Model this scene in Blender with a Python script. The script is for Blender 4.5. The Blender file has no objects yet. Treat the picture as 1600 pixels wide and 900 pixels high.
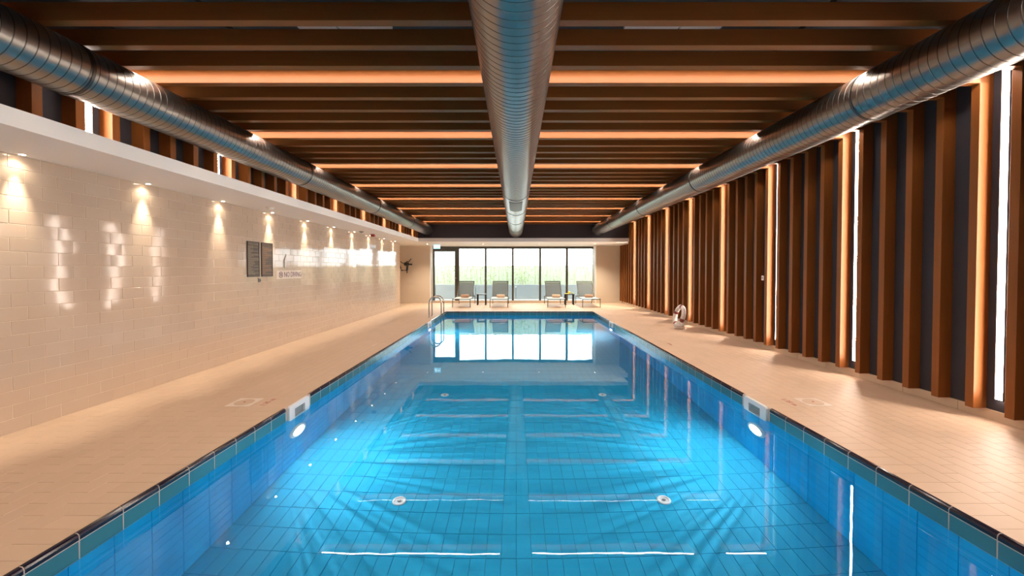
import bpy, bmesh, math, random
from mathutils import Vector, Matrix
random.seed(7)
PI = math.pi
scene = bpy.context.scene
col = scene.collection

# ------------------------------------------------------------------ camera
F = 616.0                       # focal length in pixels of the 1600 px wide frame
cam_data = bpy.data.cameras.new('camera')
cam = bpy.data.objects.new('camera', cam_data)
col.objects.link(cam)
cam.location = (0, 0, 1.5)
cam.rotation_euler = (math.radians(90 - 1.07), 0, 0)
cam_data.sensor_width = 36
cam_data.lens = F / 1600 * 36
cam_data.shift_x = -6 / 1600
cam_data.shift_y = -17.5 / 1600
cam_data.clip_start = 0.03
scene.camera = cam

# ------------------------------------------------------------------ light levels
LED_S = 70.0        # strip lights
POOL_S = 14.0       # glass of the underwater lamps
POOL_W = 122.0       # beam of the underwater lamps
SPOT_W = 58.0       # soffit downlights
SKY_S = 6.3
world = bpy.data.worlds.new('overcast_sky')
scene.world = world
world.use_nodes = True
bg = world.node_tree.nodes['Background']
bg.inputs[0].default_value = (0.93, 0.97, 1.0, 1)
bg.inputs[1].default_value = SKY_S
scene.view_settings.view_transform = 'Standard'
scene.view_settings.look = 'None'
scene.view_settings.gamma = 1
scene.view_settings.exposure = 0.17
cy = scene.cycles
cy.use_denoising = True
cy.max_bounces = 12
cy.diffuse_bounces = 5
cy.glossy_bounces = 5
cy.transmission_bounces = 8
cy.transparent_max_bounces = 12
cy.caustics_reflective = True
cy.caustics_refractive = True
cy.sample_clamp_indirect = 6.0
cy.blur_glossy = 0.5
cy.use_light_tree = True

# ------------------------------------------------------------------ materials
def mat(name, color=(0.8, 0.8, 0.8), rough=0.5, metal=0.0, spec=0.5, coat=0.0, emit=None, es=0.0, trans=0.0, alpha=1.0):
    m = bpy.data.materials.new(name)
    m.use_nodes = True
    b = m.node_tree.nodes['Principled BSDF']
    b.inputs['Base Color'].default_value = (*color, 1)
    b.inputs['Roughness'].default_value = rough
    b.inputs['Metallic'].default_value = metal
    b.inputs['Specular IOR Level'].default_value = spec
    b.inputs['Coat Weight'].default_value = coat
    b.inputs['Transmission Weight'].default_value = trans
    b.inputs['Alpha'].default_value = alpha
    if emit:
        b.inputs['Emission Color'].default_value = (*emit, 1)
        b.inputs['Emission Strength'].default_value = es
    return m

def nodes(m):
    t = m.node_tree
    return t, t.nodes, t.links, t.nodes['Principled BSDF']

def vary(m, c1, c2, scale=(3, 3, 3), detail=4.0, bump=0.0, bscale=None, island=0.0):
    """colour from procedural noise between c1 and c2, optional relief and per-piece tone"""
    t, n, l, b = nodes(m)
    tc = n.new('ShaderNodeTexCoord'); mp = n.new('ShaderNodeMapping'); no = n.new('ShaderNodeTexNoise')
    mp.inputs['Scale'].default_value = scale
    no.inputs['Scale'].default_value = 1.0
    no.inputs['Detail'].default_value = detail
    geo = n.new('ShaderNodeNewGeometry')
    l.new(geo.outputs['Position'], mp.inputs['Vector'])
    l.new(mp.outputs[0], no.inputs['Vector'])
    mix = n.new('ShaderNodeMix'); mix.data_type = 'RGBA'
    mix.inputs[6].default_value = (*c1, 1); mix.inputs[7].default_value = (*c2, 1)
    l.new(no.outputs[0], mix.inputs[0])
    out = mix.outputs[2]
    if island > 0:
        oi = n.new('ShaderNodeObjectInfo')
        ad = n.new('ShaderNodeMath'); ad.operation = 'ADD'
        l.new(oi.outputs['Random'], ad.inputs[0]); l.new(geo.outputs['Random Per Island'], ad.inputs[1])
        fr = n.new('ShaderNodeMath'); fr.operation = 'FRACT'; l.new(ad.outputs[0], fr.inputs[0])
        mr = n.new('ShaderNodeMapRange'); mr.inputs[3].default_value = 1 - island; mr.inputs[4].default_value = 1 + island
        l.new(fr.outputs[0], mr.inputs[0])
        hs = n.new('ShaderNodeHueSaturation'); l.new(mr.outputs[0], hs.inputs['Value']); l.new(out, hs.inputs['Color'])
        out = hs.outputs[0]
    l.new(out, b.inputs['Base Color'])
    if bump:
        n2 = n.new('ShaderNodeTexNoise'); mp2 = n.new('ShaderNodeMapping')
        mp2.inputs['Scale'].default_value = bscale or scale; n2.inputs['Scale'].default_value = 1.0
        l.new(geo.outputs['Position'], mp2.inputs[0]); l.new(mp2.outputs[0], n2.inputs[0])
        bp = n.new('ShaderNodeBump'); bp.inputs['Strength'].default_value = bump; bp.inputs['Distance'].default_value = 0.01
        l.new(n2.outputs[0], bp.inputs['Height']); l.new(bp.outputs[0], b.inputs['Normal'])
    return m

WOOD1, WOOD2 = (0.20, 0.064, 0.0135), (0.27, 0.090, 0.020)
wood_wall = vary(mat('walnut_veneer_upright', rough=0.45, spec=0.25), WOOD1, WOOD2, (30, 30, 1.6), 6, island=0.05)
wood_ceil = vary(mat('walnut_veneer_level', rough=0.45, spec=0.25), WOOD1, WOOD2, (1.6, 30, 30), 6, island=0.05)
M = {
 'wall_tile': vary(mat('cream_glazed_tile', rough=0.07, spec=0.55), (0.59, 0.455, 0.345), (0.62, 0.485, 0.37), (2, 2, 2), 2, bump=0.035, bscale=(5, 5, 5), island=0.02),
 'grout': mat('pale_grout', (0.86, 0.74, 0.60), 0.8),
 'deck': vary(mat('beige_deck_tile', rough=0.5, spec=0.3), (0.60, 0.43, 0.30), (0.64, 0.46, 0.325), (1.5, 1.5, 1.5), 3, island=0.022),
 'deck_grout': mat('tan_deck_grout', (0.55, 0.395, 0.275), 0.8),
 'pool_tile': vary(mat('blue_pool_tile', rough=0.6, spec=0.06), (0.022, 0.35, 0.57), (0.027, 0.385, 0.62), (1, 1, 1), 3, island=0.03),
 'pool_wall_tile': vary(mat('blue_pool_wall_tile', rough=0.6, spec=0.06), (0.006, 0.34, 0.62), (0.010, 0.37, 0.66), (1, 1, 1), 3, island=0.03),
 'pool_grout': mat('grey_green_pool_grout', (0.05, 0.27, 0.38), 0.8),
 'edge_grout': mat('pale_edge_grout', (0.55, 0.45, 0.38), 0.8),
 'waterline': vary(mat('teal_waterline_tile', rough=0.15), (0.035, 0.17, 0.22), (0.05, 0.20, 0.25), (2, 2, 2), 2, island=0.05),
 'coping': mat('midnight_blue_glaze', (0.010, 0.007, 0.020), 0.12, spec=0.6),
 'plaster': vary(mat('warm_white_plaster', rough=0.7, spec=0.2), (0.88, 0.85, 0.80), (0.91, 0.88, 0.83), (1, 1, 1)),
 'tan_wall': vary(mat('tan_stone_render', rough=0.7, spec=0.2), (0.62, 0.51, 0.40), (0.68, 0.56, 0.44), (1.5, 1.5, 1.5), island=0.0),
 'dark_wall': vary(mat('charcoal_backing', rough=0.75, spec=0.2), (0.045, 0.040, 0.047), (0.055, 0.050, 0.058), (2, 2, 2)),
 'ceil': vary(mat('dark_grey_ceiling_void', rough=0.9, spec=0.1), (0.05, 0.050, 0.058), (0.065, 0.065, 0.072), (1, 1, 1)),
 'rear': mat('rear_wall_paint', (0.45, 0.36, 0.28), 0.8),
 'skirt': vary(mat('beige_skirting_tile', rough=0.5, spec=0.3), (0.60, 0.46, 0.33), (0.66, 0.50, 0.37), (1, 1, 1), island=0.03),
 'duct': mat('galvanised_steel', (0.29, 0.28, 0.26), 0.30, 1.0),
 'duct_dark': mat('dark_seam_steel', (0.10, 0.095, 0.09), 0.35, 1.0),
 'steel': mat('polished_stainless_steel', (0.62, 0.58, 0.54), 0.16, 1.0),
 'frame': mat('bronze_grey_window_frame', (0.075, 0.070, 0.055), 0.4),
 'black': mat('black_lacquer', (0.015, 0.013, 0.012), 0.35),
 'white_plastic': mat('white_plastic', (0.80, 0.78, 0.76), 0.35),
 'grey_flap': mat('grey_plastic_flap', (0.25, 0.27, 0.27), 0.4),
 'lounger_frame': mat('charcoal_aluminium', (0.06, 0.055, 0.05), 0.35, 0.6),
 'seat_sling': mat('pale_sling_fabric', (0.72, 0.66, 0.60), 0.35),
 'towel': vary(mat('brown_towel', rough=0.95, spec=0.1), (0.36, 0.22, 0.15), (0.44, 0.28, 0.20), (40, 40, 40), bump=0.5, bscale=(120, 120, 120)),
 'towel_tan': vary(mat('sand_towel', rough=0.95, spec=0.1), (0.52, 0.38, 0.28), (0.60, 0.45, 0.34), (40, 40, 40), bump=0.5, bscale=(120, 120, 120)),
 'yellow': mat('yellow_ceramic', (0.75, 0.55, 0.06), 0.4),
 'lime': mat('lime_green_leaf', (0.35, 0.45, 0.05), 0.5),
 'sign_brown': mat('dark_brown_sign_board', (0.085, 0.055, 0.035), 0.4),
 'sign_ink': mat('pale_tan_print', (0.36, 0.29, 0.20), 0.6),
 'sign_ink_warm': mat('copper_print', (0.36, 0.20, 0.11), 0.6),
 'plum_ink': mat('plum_print', (0.20, 0.10, 0.13), 0.5),
 'grey_ink': mat('grey_print', (0.33, 0.30, 0.28), 0.5),
 'plate': mat('off_white_plate', (0.74, 0.62, 0.52), 0.3),
 'red_ink': mat('red_print', (0.42, 0.07, 0.05), 0.5),
 'red': mat('red_plastic', (0.35, 0.03, 0.02), 0.4),
 'buoy': mat('white_buoy_vinyl', (0.80, 0.74, 0.68), 0.5),
 'buoy_band': mat('maroon_band', (0.25, 0.05, 0.04), 0.6),
 'rope': vary(mat('white_rope', rough=0.9), (0.80, 0.76, 0.72), (0.86, 0.82, 0.78), (60, 60, 60)),
 'parapet': mat('pale_blue_grey_parapet', (0.42, 0.47, 0.50), 0.7),
 'fence': mat('pale_rendered_fence', (0.50, 0.53, 0.43), 0.8),
 'terrace': mat('pale_terrace_paving', (0.6, 0.58, 0.54), 0.8),
 'leaf': vary(mat('pale_green_bamboo_leaf', rough=0.6), (0.20, 0.33, 0.07), (0.38, 0.48, 0.16), (4, 4, 4)),
 'led_soft': mat('lit_ceiling_strip_diffuser', (1, 1, 1), 0.5, emit=(1.0, 0.84, 0.72), es=LED_S*0.46),
 'led': mat('lit_strip_diffuser', (1, 1, 1), 0.5, emit=(1.0, 0.84, 0.72), es=LED_S),
 'lamp_glow': mat('lit_downlight_lens', (1, 1, 1), 0.5, emit=(1.0, 0.84, 0.62), es=30),
 'pool_glow': mat('lit_pool_lamp_lens', (1, 1, 1), 0.5, emit=(0.85, 0.97, 1.0), es=POOL_S),
 'exit_glow': mat('lit_pale_blue_sign_face', (0.5, 0.8, 0.9), 0.4, emit=(0.32, 0.72, 0.95), es=1.3),
 'exit_white': mat('lit_white_pictogram', (1, 1, 1), 0.4, emit=(0.9, 1.0, 1.0), es=2.6),
 'alu': mat('anodised_aluminium', (0.55, 0.54, 0.53), 0.4, 0.9),
 'diffuser': mat('white_linear_diffuser', (0.8, 0.76, 0.72), 0.5),
}
def mesh_fabric():
    m = bpy.data.materials.new('grey_mesh_sling')
    m.use_nodes = True
    t, n, l, b = nodes(m)
    b.inputs['Base Color'].default_value = (0.07, 0.075, 0.07, 1)
    b.inputs['Roughness'].default_value = 0.7
    tr = n.new('ShaderNodeBsdfTransparent'); mx = n.new('ShaderNodeMixShader'); mx.inputs[0].default_value = 0.55
    l.new(tr.outputs[0], mx.inputs[1]); l.new(b.outputs[0], mx.inputs[2])
    l.new(mx.outputs[0], n['Material Output'].inputs['Surface'])
    return m
M['mesh_sling'] = mesh_fabric()
def glass_pane():
    m = bpy.data.materials.new('clear_window_glass')
    m.use_nodes = True
    t, n, l, b = nodes(m)
    n.remove(b)
    tr = n.new('ShaderNodeBsdfTransparent'); tr.inputs[0].default_value = (0.93, 0.96, 0.95, 1)
    gl = n.new('ShaderNodeBsdfGlossy'); gl.inputs['Roughness'].default_value = 0.0
    fr = n.new('ShaderNodeFresnel'); fr.inputs[0].default_value = 1.45
    mx = n.new('ShaderNodeMixShader')
    l.new(fr.outputs[0], mx.inputs[0]); l.new(tr.outputs[0], mx.inputs[1]); l.new(gl.outputs[0], mx.inputs[2])
    l.new(mx.outputs[0], n['Material Output'].inputs['Surface'])
    return m
M['glass'] = glass_pane()
def water():
    m = bpy.data.materials.new('clear_pool_water')
    m.use_nodes = True
    t, n, l, b = nodes(m)
    n.remove(b)
    g = n.new('ShaderNodeBsdfGlass')
    g.inputs['Roughness'].default_value = 0.0
    g.inputs['IOR'].default_value = 1.333
    g.inputs['Color'].default_value = (0.93, 0.99, 1.0, 1)
    geo = n.new('ShaderNodeNewGeometry'); mp = n.new('ShaderNodeMapping'); no = n.new('ShaderNodeTexNoise')
    mp.inputs['Scale'].default_value = (1.1, 0.8, 1)
    no.inputs['Scale'].default_value = 1.6; no.inputs['Detail'].default_value = 2.0
    l.new(geo.outputs['Position'], mp.inputs[0]); l.new(mp.outputs[0], no.inputs['Vector'])
    bp = n.new('ShaderNodeBump'); bp.inputs['Strength'].default_value = 0.06; bp.inputs['Distance'].default_value = 0.02
    l.new(no.outputs[0], bp.inputs['Height']); l.new(bp.outputs[0], g.inputs['Normal'])
    l.new(g.outputs[0], n['Material Output'].inputs['Surface'])
    return m
M['water'] = water()

# ------------------------------------------------------------------ helpers
class MB:
    """collects shapes and links them as ONE mesh object"""
    def __init__(s): s.v = []; s.f = []; s.m = []; s.mats = []; s.smooth = []
    def add(s, vs, fs, mi=0, sm=False):
        o = len(s.v); s.v += [tuple(p) for p in vs]
        for f in fs: s.f.append([i + o for i in f]); s.m.append(mi); s.smooth.append(sm)
    def box(s, x0, x1, y0, y1, z0, z1, mi=0, ch=0.0):
        if ch > 0:
            bm = bmesh.new()
            bmesh.ops.create_cube(bm, size=1, matrix=Matrix.Translation(((x0+x1)/2, (y0+y1)/2, (z0+z1)/2)) @ Matrix.Diagonal((x1-x0, y1-y0, z1-z0, 1)))
            bmesh.ops.bevel(bm, geom=bm.edges[:], offset=ch, segments=1, affect='EDGES')
            bm.verts.index_update()
            s.add([v.co[:] for v in bm.verts], [[v.index for v in f.verts] for f in bm.faces], mi)
            bm.free(); return s
        vs = [(x0,y0,z0),(x1,y0,z0),(x1,y1,z0),(x0,y1,z0),(x0,y0,z1),(x1,y0,z1),(x1,y1,z1),(x0,y1,z1)]
        s.add(vs, [(0,3,2,1),(4,5,6,7),(0,1,5,4),(1,2,6,5),(2,3,7,6),(3,0,4,7)], mi)
        return s
    def tube(s, pts, r, n=10, mi=0, closed=False, caps=True):
        P = [Vector(p) for p in pts]; k = len(P); rings = []
        up = None
        for i, p in enumerate(P):
            if closed: t = (P[(i+1) % k] - P[i-1]).normalized()
            else: t = (P[min(i+1, k-1)] - P[max(i-1, 0)]).normalized()
            if up is None:
                up = Vector((0, 0, 1)) if abs(t.z) < 0.9 else Vector((0, 1, 0))
            a = t.cross(up)
            if a.length < 1e-5: a = t.cross(Vector((1, 0, 0)))
            a.normalize(); b = a.cross(t).normalized(); up = b
            rr = r[i] if isinstance(r, (list, tuple)) else r
            rings.append([p + a*rr*math.cos(2*PI*j/n) + b*rr*math.sin(2*PI*j/n) for j in range(n)])
        vs = [q for R in rings for q in R]; fs = []
        for i in range(k if closed else k-1):
            i2 = (i+1) % k
            for j in range(n):
                fs.append((i*n+j, i*n+(j+1) % n, i2*n+(j+1) % n, i2*n+j))
        s.add(vs, fs, mi, True)
        if caps and not closed:
            s.add(rings[0], [tuple(range(n))], mi); s.add(rings[-1], [tuple(reversed(range(n)))], mi)
        return s
    def lathe(s, prof, c=(0, 0, 0), axis='z', n=24, mi=0):
        """prof: list of (radius, height) from bottom to top around an axis through c"""
        vs = []; k = len(prof)
        for (r, h) in prof:
            for j in range(n):
                a = 2*PI*j/n; x, y = r*math.cos(a), r*math.sin(a)
                p = {'z': (x, y, h), 'x': (h, x, y), 'y': (y, h, x)}[axis]
                vs.append((c[0]+p[0], c[1]+p[1], c[2]+p[2]))
        fs = [(i*n+j, i*n+(j+1) % n, (i+1)*n+(j+1) % n, (i+1)*n+j) for i in range(k-1) for j in range(n)]
        s.add(vs, fs, mi, True)
        s.add(vs[:n], [tuple(reversed(range(n)))], mi); s.add(vs[-n:], [tuple(range(n))], mi)
        return s
    def mesh(s, name, mats):
        me = bpy.data.meshes.new(name)
        me.from_pydata(s.v, [], s.f)
        for m in (mats if isinstance(mats, (list, tuple)) else [mats]): me.materials.append(m)
        me.polygons.foreach_set('material_index', s.m)
        me.polygons.foreach_set('use_smooth', s.smooth)
        me.update()
        return me
    def build(s, name, mats, parent=None, loc=(0, 0, 0)):
        o = bpy.data.objects.new(name, s.mesh(name, mats)); col.objects.link(o)
        o.location = loc
        if parent: o.parent = parent
        return o

def tag(o, label=None, cat=None, group=None, kind=None):
    if label: o['label'] = label
    if cat: o['category'] = cat
    if group: o['group'] = group
    if kind: o['kind'] = kind
    return o
def thing(name, label, cat, loc=(0, 0, 0), rz=0.0, group=None):
    o = bpy.data.objects.new(name, None); col.objects.link(o)
    o.location = loc; o.rotation_euler = (0, 0, rz); o.empty_display_size = 0.1
    return tag(o, label, cat, group)
def struct(name, mb, mats, label=None, parent=None):
    o = mb.build(name, mats, parent)
    o['kind'] = 'structure'
    if label: o['label'] = label
    return o
def copy_obj(o, parent=None, loc=None):
    c = o.copy(); col.objects.link(c)
    if parent: c.parent = parent
    if loc is not None: c.location = loc
    return c
def copy_tree(o, parent=None):
    c = o.copy(); col.objects.link(c)
    if parent: c.parent = parent
    for ch in list(o.children): copy_tree(ch, c)
    return c
def at(px, py, Z):
    """point at depth Z seen at a pixel of the 1600x900 frame (untilted reading)"""
    return Vector(((px - 806) * Z / F, Z, 1.5 + (421 - py) * Z / F))
def in_frame(p, pad=25):
    if p.y < 0.4: return None
    x = 806 + p.x * F / p.y; y = 421 - (p.z - 1.5) * F / p.y
    if -pad < x < 1600 + pad and -pad < y < 900 + pad: return (x, y)
    return None

def tile_mb(L, H, T, b):
    """glazed tile in local u, v, w: back at w=-T, face at w=0 with a chamfered rim"""
    m = MB(); l, h = L/2, H/2
    vs = [(-l,-h,-T),(l,-h,-T),(l,h,-T),(-l,h,-T), (-l,-h,-b),(l,-h,-b),(l,h,-b),(-l,h,-b),
          (-l+b,-h+b,0),(l-b,-h+b,0),(l-b,h-b,0),(-l+b,h-b,0)]
    fs = [(0,3,2,1)] + [(i, (i+1) % 4, (i+1) % 4+4, i+4) for i in range(4)] + [(i+4, (i+1) % 4+4, (i+1) % 4+8, i+8) for i in range(4)] + [(8,9,10,11)]
    m.add(vs, fs); return m
def lay(parent, name, mat_, cells, basis, T, b, jitter=0.0, limit=300, prefer=None):
    """cells: (centre, L, H). Nearest/largest in view become parts, the rest one joined part."""
    scored = []
    for c in cells:
        p = Vector(c[0]); q = in_frame(p)
        s = (c[1]*c[2]) / max(p.y, .3)**2 if q else 0
        scored.append((s, c))
    scored.sort(key=lambda t: -t[0])
    cache = {}
    U, V, W = basis
    R = Matrix((U, V, W)).transposed()
    rest = MB()
    for k, (s, (p, L, H)) in enumerate(scored):
        r = R
        if jitter: r = R @ (Matrix.Rotation(random.gauss(0, jitter), 3, 'X') @ Matrix.Rotation(random.gauss(0, jitter), 3, 'Y'))
        if k < limit and s > 0:
            key = (round(L, 3), round(H, 3))
            if key not in cache: cache[key] = tile_mb(L, H, T, b).mesh(name, mat_)
            o = bpy.data.objects.new(name, cache[key]); col.objects.link(o)
            o.matrix_world = Matrix.Translation(p) @ r.to_4x4()
            o.parent = parent
        else:
            t = tile_mb(L, H, T, b)
            rest.add([tuple(r @ Vector(v) + Vector(p)) for v in t.v], t.f)
    if rest.v:
        o = rest.build(name + '_field', mat_, parent); o['kind'] = 'stuff'
X_, Y_, Z_ = Vector((1,0,0)), Vector((0,1,0)), Vector((0,0,1))

def text_mb(s, size, thick=0.002, align='CENTER'):
    cu = bpy.data.curves.new('lettering', 'FONT'); cu.body = s; cu.size = size; cu.extrude = thick
    cu.align_x = align; cu.align_y = 'CENTER'; cu.resolution_u = 3
    ob = bpy.data.objects.new('lettering', cu); col.objects.link(ob)
    dg = bpy.context.evaluated_depsgraph_get(); dg.update()
    me = bpy.data.meshes.new_from_object(ob.evaluated_get(dg))
    bpy.data.objects.remove(ob); bpy.data.curves.remove(cu)
    return me
def put_text(name, s, size, m, parent, loc, basis, thick=0.002, sx=1.0):
    me = text_mb(s, size, thick); me.name = name
    me.materials.clear(); me.materials.append(m)
    o = bpy.data.objects.new(name, me); col.objects.link(o)
    R = Matrix(basis).transposed().to_4x4()
    o.matrix_world = Matrix.Translation(loc) @ R @ Matrix.Diagonal((sx, 1, 1, 1))
    if parent:
        o.parent = parent; o.matrix_parent_inverse = Matrix.Translation(parent.location).inverted()
    return o

# ------------------------------------------------------------------ key dimensions
XL, XR = -4.62, 4.755          # tiled wall face, charcoal backing face on the right
PL, PR = -2.475, 2.73          # pool sides
PY0, PY1 = -2.6, 14.0          # pool ends
WZ = -0.13                     # water level
PZ = -1.40                     # pool floor
YB, YW, YD, YS, YE = 17.74, 18.30, 16.32, 15.10, 15.72   # back wall, window, dark bulkhead, soffit face, tile end
SLZ = 3.355                    # underside of the ceiling slats
SP, SW, SD = 0.329, 0.076, 0.135   # slat spacing, width, depth
Y0 = 3.958                     # near face of the first lit slat
ZC = 4.0
REAR = -5.0

# ------------------------------------------------------------------ floor
fl = MB()
fl.box(XL-0.3, PL-0.03, REAR, YB+0.05, -0.25, -0.005)
fl.box(PR+0.03, XR+0.1, REAR, YB+0.05, -0.25, -0.005)
fl.box(PL-0.03, PR+0.03, PY1+0.03, YB+0.05, -0.25, -0.005)
fl.box(PL-0.03, PR+0.03, REAR, PY0-0.03, -0.25, -0.005)
fl.box(-6.3, XL-0.3, YE-0.3, YB+0.05, -0.25, -0.005)
fl.box(-3.9, 3.65, YB+0.05, YW+0.1, -0.25, 0.06)
floor = struct('floor', fl, M['deck_grout'], 'beige tiled pool deck running round all sides of the pool')
cells = []
g = 0.0016
def deck_rows(x0, x1, y0, y1, first):
    n = int(round((x1-x0)/0.125)); w = (x1-x0)/n
    for i in range(n):
        off = 0.125 if i % 2 else 0.0
        y = y0 - off
        while y < y1:
            a, b = max(y, y0), min(y+0.25, y1)
            if b-a > 0.03: cells.append(((x0+(i+.5)*w, (a+b)/2, 0), w-g, b-a-g))
            y += 0.25
def border(x0, x1, y0, y1):
    y = y0
    while y < y1-0.02:
        b = min(y+0.125, y1); cells.append((((x0+x1)/2, (y+b)/2, 0), x1-x0-g, b-y-g)); y += 0.125
deck_rows(PR+0.03+0.25, XR-0.006, 0.5, YB-0.01, 0); border(PR+0.03, PR+0.28, 0.5, 14.03)
deck_rows(XL+0.002, PL-0.28, 0.5, YB-0.01, 0); border(PL-0.28, PL-0.03, 0.5, 14.03)
deck_rows(PL-0.28, PR+0.28, 14.03, YB-0.01, 0)
lay(floor, 'deck_tile', M['deck'], cells, (X_, Y_, Z_), 0.005, 0.0012, jitter=0.0006)

# ------------------------------------------------------------------ left tiled wall
wl = MB().box(-6.3, XL-0.0028, REAR, YE-0.004, -0.25, 2.56)
wall_left = struct('wall_left', wl, M['grout'], 'long wall of glossy cream subway tiles')
cells = []
for r in range(20):
    off = 0.128 if r % 2 else 0.0
    y = 0.40 - off
    while y < YE - 0.02:
        a, b = y, min(y+0.256, YE)
        cells.append(((XL, (a+b)/2, 0.064+0.128*r), b-a-0.0025, 0.1255)); y += 0.256
lay(wall_left, 'wall_tile', M['wall_tile'], cells, (Y_, Z_, X_), 0.006, 0.0025, jitter=0.0035)

# soffit round the tiled wall and over the window
so = MB()
so.box(-6.3, -3.73, REAR, YS, 2.56, 2.70)
so.box(-6.3, 4.33, YS, YB+0.9, 2.56, 2.70)
so.box(4.33, XR+0.1, 16.22, YB+0.9, 2.56, 2.70)
struct('trim_1', so, M['plaster'], 'white plaster soffit stepping out over the tiled wall and the window')
# upper left wall with slats
wall_up = struct('wall_left_upper', MB().box(-4.40, -4.155, REAR, YD, 2.70, ZC), M['dark_wall'], 'charcoal wall above the soffit carrying upright wood slats')
wall_right = struct('wall_right', MB().box(XR, XR+0.25, REAR, YB, -0.25, ZC), M['dark_wall'], 'charcoal wall faced with tall upright wood slats')
bk = MB()
bk.box(-6.3, -3.86, YB, YB+0.9, -0.25, 2.56); bk.box(3.60, XR+0.25, YB, YB+0.9, -0.25, 2.56)
struct('wall_back', bk, M['tan_wall'], 'tan rendered end wall on both sides of the glazing')
rv = MB()
rv.box(-3.862, -3.835, YB-0.012, YW, 0.0, 2.56); rv.box(3.585, 3.612, YB-0.012, YW, 0.0, 2.56)
struct('trim_2', rv, M['plaster'], 'white reveals at both ends of the glazing')
struct('wall_back_upper', MB().box(-4.40, XR+0.1, YD, YD+0.2, 2.70, ZC), M['dark_wall'], 'charcoal bulkhead above the soffit at the far end')
struct('wall_rear', MB().box(-6.3, XR+0.25, REAR-0.2, REAR, -0.25, ZC), M['rear'])
struct('wall_alcove', MB().box(-6.5, -6.3, YE-0.3, YB+0.9, -0.25, 2.70), M['tan_wall'])
ceiling = struct('ceiling', MB().box(-6.5, XR+0.25, REAR-0.2, YD+0.2, ZC, ZC+0.2), M['ceil'], 'dark ceiling void behind a row of wood slats')

# ------------------------------------------------------------------ slats
def slat_prism(wide, depth, length, axis):
    m = MB()
    if axis == 'x': m.box(-length/2, length/2, 0, wide, 0, depth, ch=0.003)
    return m
slats = struct('trim_3', MB().box(-2.42, -2.38, REAR+0.3, YD-0.05, SLZ+SD, SLZ+SD+0.04), M['dark_wall'], 'row of wood slats hung under the dark ceiling void')
cs = MB().box(-4.10, 4.70, 0, SW, 0, SD, ch=0.002).mesh('slat', wood_ceil)
for n in range(-24, 38):
    y = Y0 + SP*n
    if y + SW > YD: break
    o = bpy.data.objects.new('slat', cs); col.objects.link(o); o.location = (0, y, SLZ); o.parent = slats
cr = MB()   # two carriers on which the slats hang, up in the void
for x in (2.4,): cr.box(x-0.02, x+0.02, REAR+0.3, YD-0.05, SLZ+SD, SLZ+SD+0.04)
cr.build('carrier_rail', M['dark_wall'], slats)
hg = MB()
for x in (-2.4, 2.4):
    for y in (0.5, 5.0, 9.5, 14.0): hg.box(x-0.006, x+0.006, y-0.006, y+0.006, SLZ+SD+0.04, ZC)
hg.build('hanger_rod', M['alu'], slats)['kind'] = 'stuff'
def posts(parent, x0, x1, z0, z1, nmin, yend, zcut=None):
    tall = MB().box(x0, x1, 0, SW, z0, z1, ch=0.002).mesh('slat', wood_wall)
    short = MB().box(x0, x1, 0, SW, z0, zcut, ch=0.002).mesh('slat', wood_wall) if zcut else None
    n = nmin
    while True:
        y = Y0 + SP*n
        if y + SW > yend: break
        o = bpy.data.objects.new('slat', short if (zcut and y > 16.15) else tall); col.objects.link(o)
        o.location = (0, y, 0); o.parent = parent; n += 1
posts(wall_right, 4.62, XR, 0.10, SLZ+SD, -24, YB-0.01, 2.558)
posts(wall_up, -4.155, -4.02, 2.701, SLZ+SD, -24, YD-0.01)
# skirting tiles under the right wall slats
bb = MB().box(XR-0.012, XR, REAR, YB, -0.005, 0.10)
base = struct('baseboard_right', bb, M['deck_grout'], 'low beige tiled skirting below the wood slats')
sk = MB().box(-0.007, 0, 0, 0.597, 0, 0.099, ch=0.0015).mesh('skirting_tile', M['skirt'])
y = 0.0
while y < YB-0.6:
    o = bpy.data.objects.new('skirting_tile', sk); col.objects.link(o); o.location = (XR-0.012, y, 0.001); o.parent = base; y += 0.6

# ------------------------------------------------------------------ LED strips
ORD = ['first', 'second', 'third', 'fourth', 'fifth', 'sixth', 'seventh', 'eighth']
def led_wall(k, side):
    y = Y0 + SP*5*k - 0.125
    if side > 0: x, z0, z1, s = XR, 0.22, SLZ+SD, -1
    else: x, z0, z1, s = -4.155, 2.74, SLZ+SD, 1
    if k >= 0:
        lab = ('tall vertical white strip light between right wall slats, %s one counted from the camera' if side > 0
               else 'short vertical strip light above the left soffit, %s one counted from the camera') % ORD[k]
    else: lab = 'vertical strip light on the %s wall beside the camera, %s one back' % ('wood slat' if side > 0 else 'tiled', ORD[-k-1])
    t = thing('strip_light', lab, 'strip light', (x, y, z0), 0, 'vertical strip lights on the %s wall' % ('right' if side > 0 else 'left'))
    h = z1 - z0
    a, b = sorted((0, s*0.018)); hm = MB().box(a, b, -0.034, 0.034, 0, h)
    a, b = sorted((s*0.018, s*0.033)); hm.box(a, b, -0.034, -0.030, 0, h); hm.box(a, b, 0.030, 0.034, 0, h)
    hm.build('housing', M['alu'], t)
    a, b = sorted((s*0.018, s*0.028)); MB().box(a, b, -0.026, 0.026, 0.004, h-0.004).build('diffuser', M['led'], t)
def led_ceil(k):
    y = Y0 + SP*5*k - 0.125
    lab = ('ceiling strip light lying across the room between wood slats, %s one counted from the camera' % ORD[k]) if k >= 0 else 'ceiling strip light over or behind the camera, %s one back' % ORD[-k-1]
    t = thing('strip_light', lab, 'strip light', (0, y, SLZ+0.076), 0, 'strip lights between the ceiling slats')
    MB().box(-4.05, 4.6, -0.05, 0.05, 0.022, 0.036).build('housing', M['alu'], t)
    MB().box(-4.04, 4.59, -0.024, 0.024, 0.010, 0.022).build('diffuser', M['led_soft'], t)
for k in range(-3, 8):
    led_wall(k, 1); led_ceil(k)
    if k < 8: led_wall(k, -1)

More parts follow.
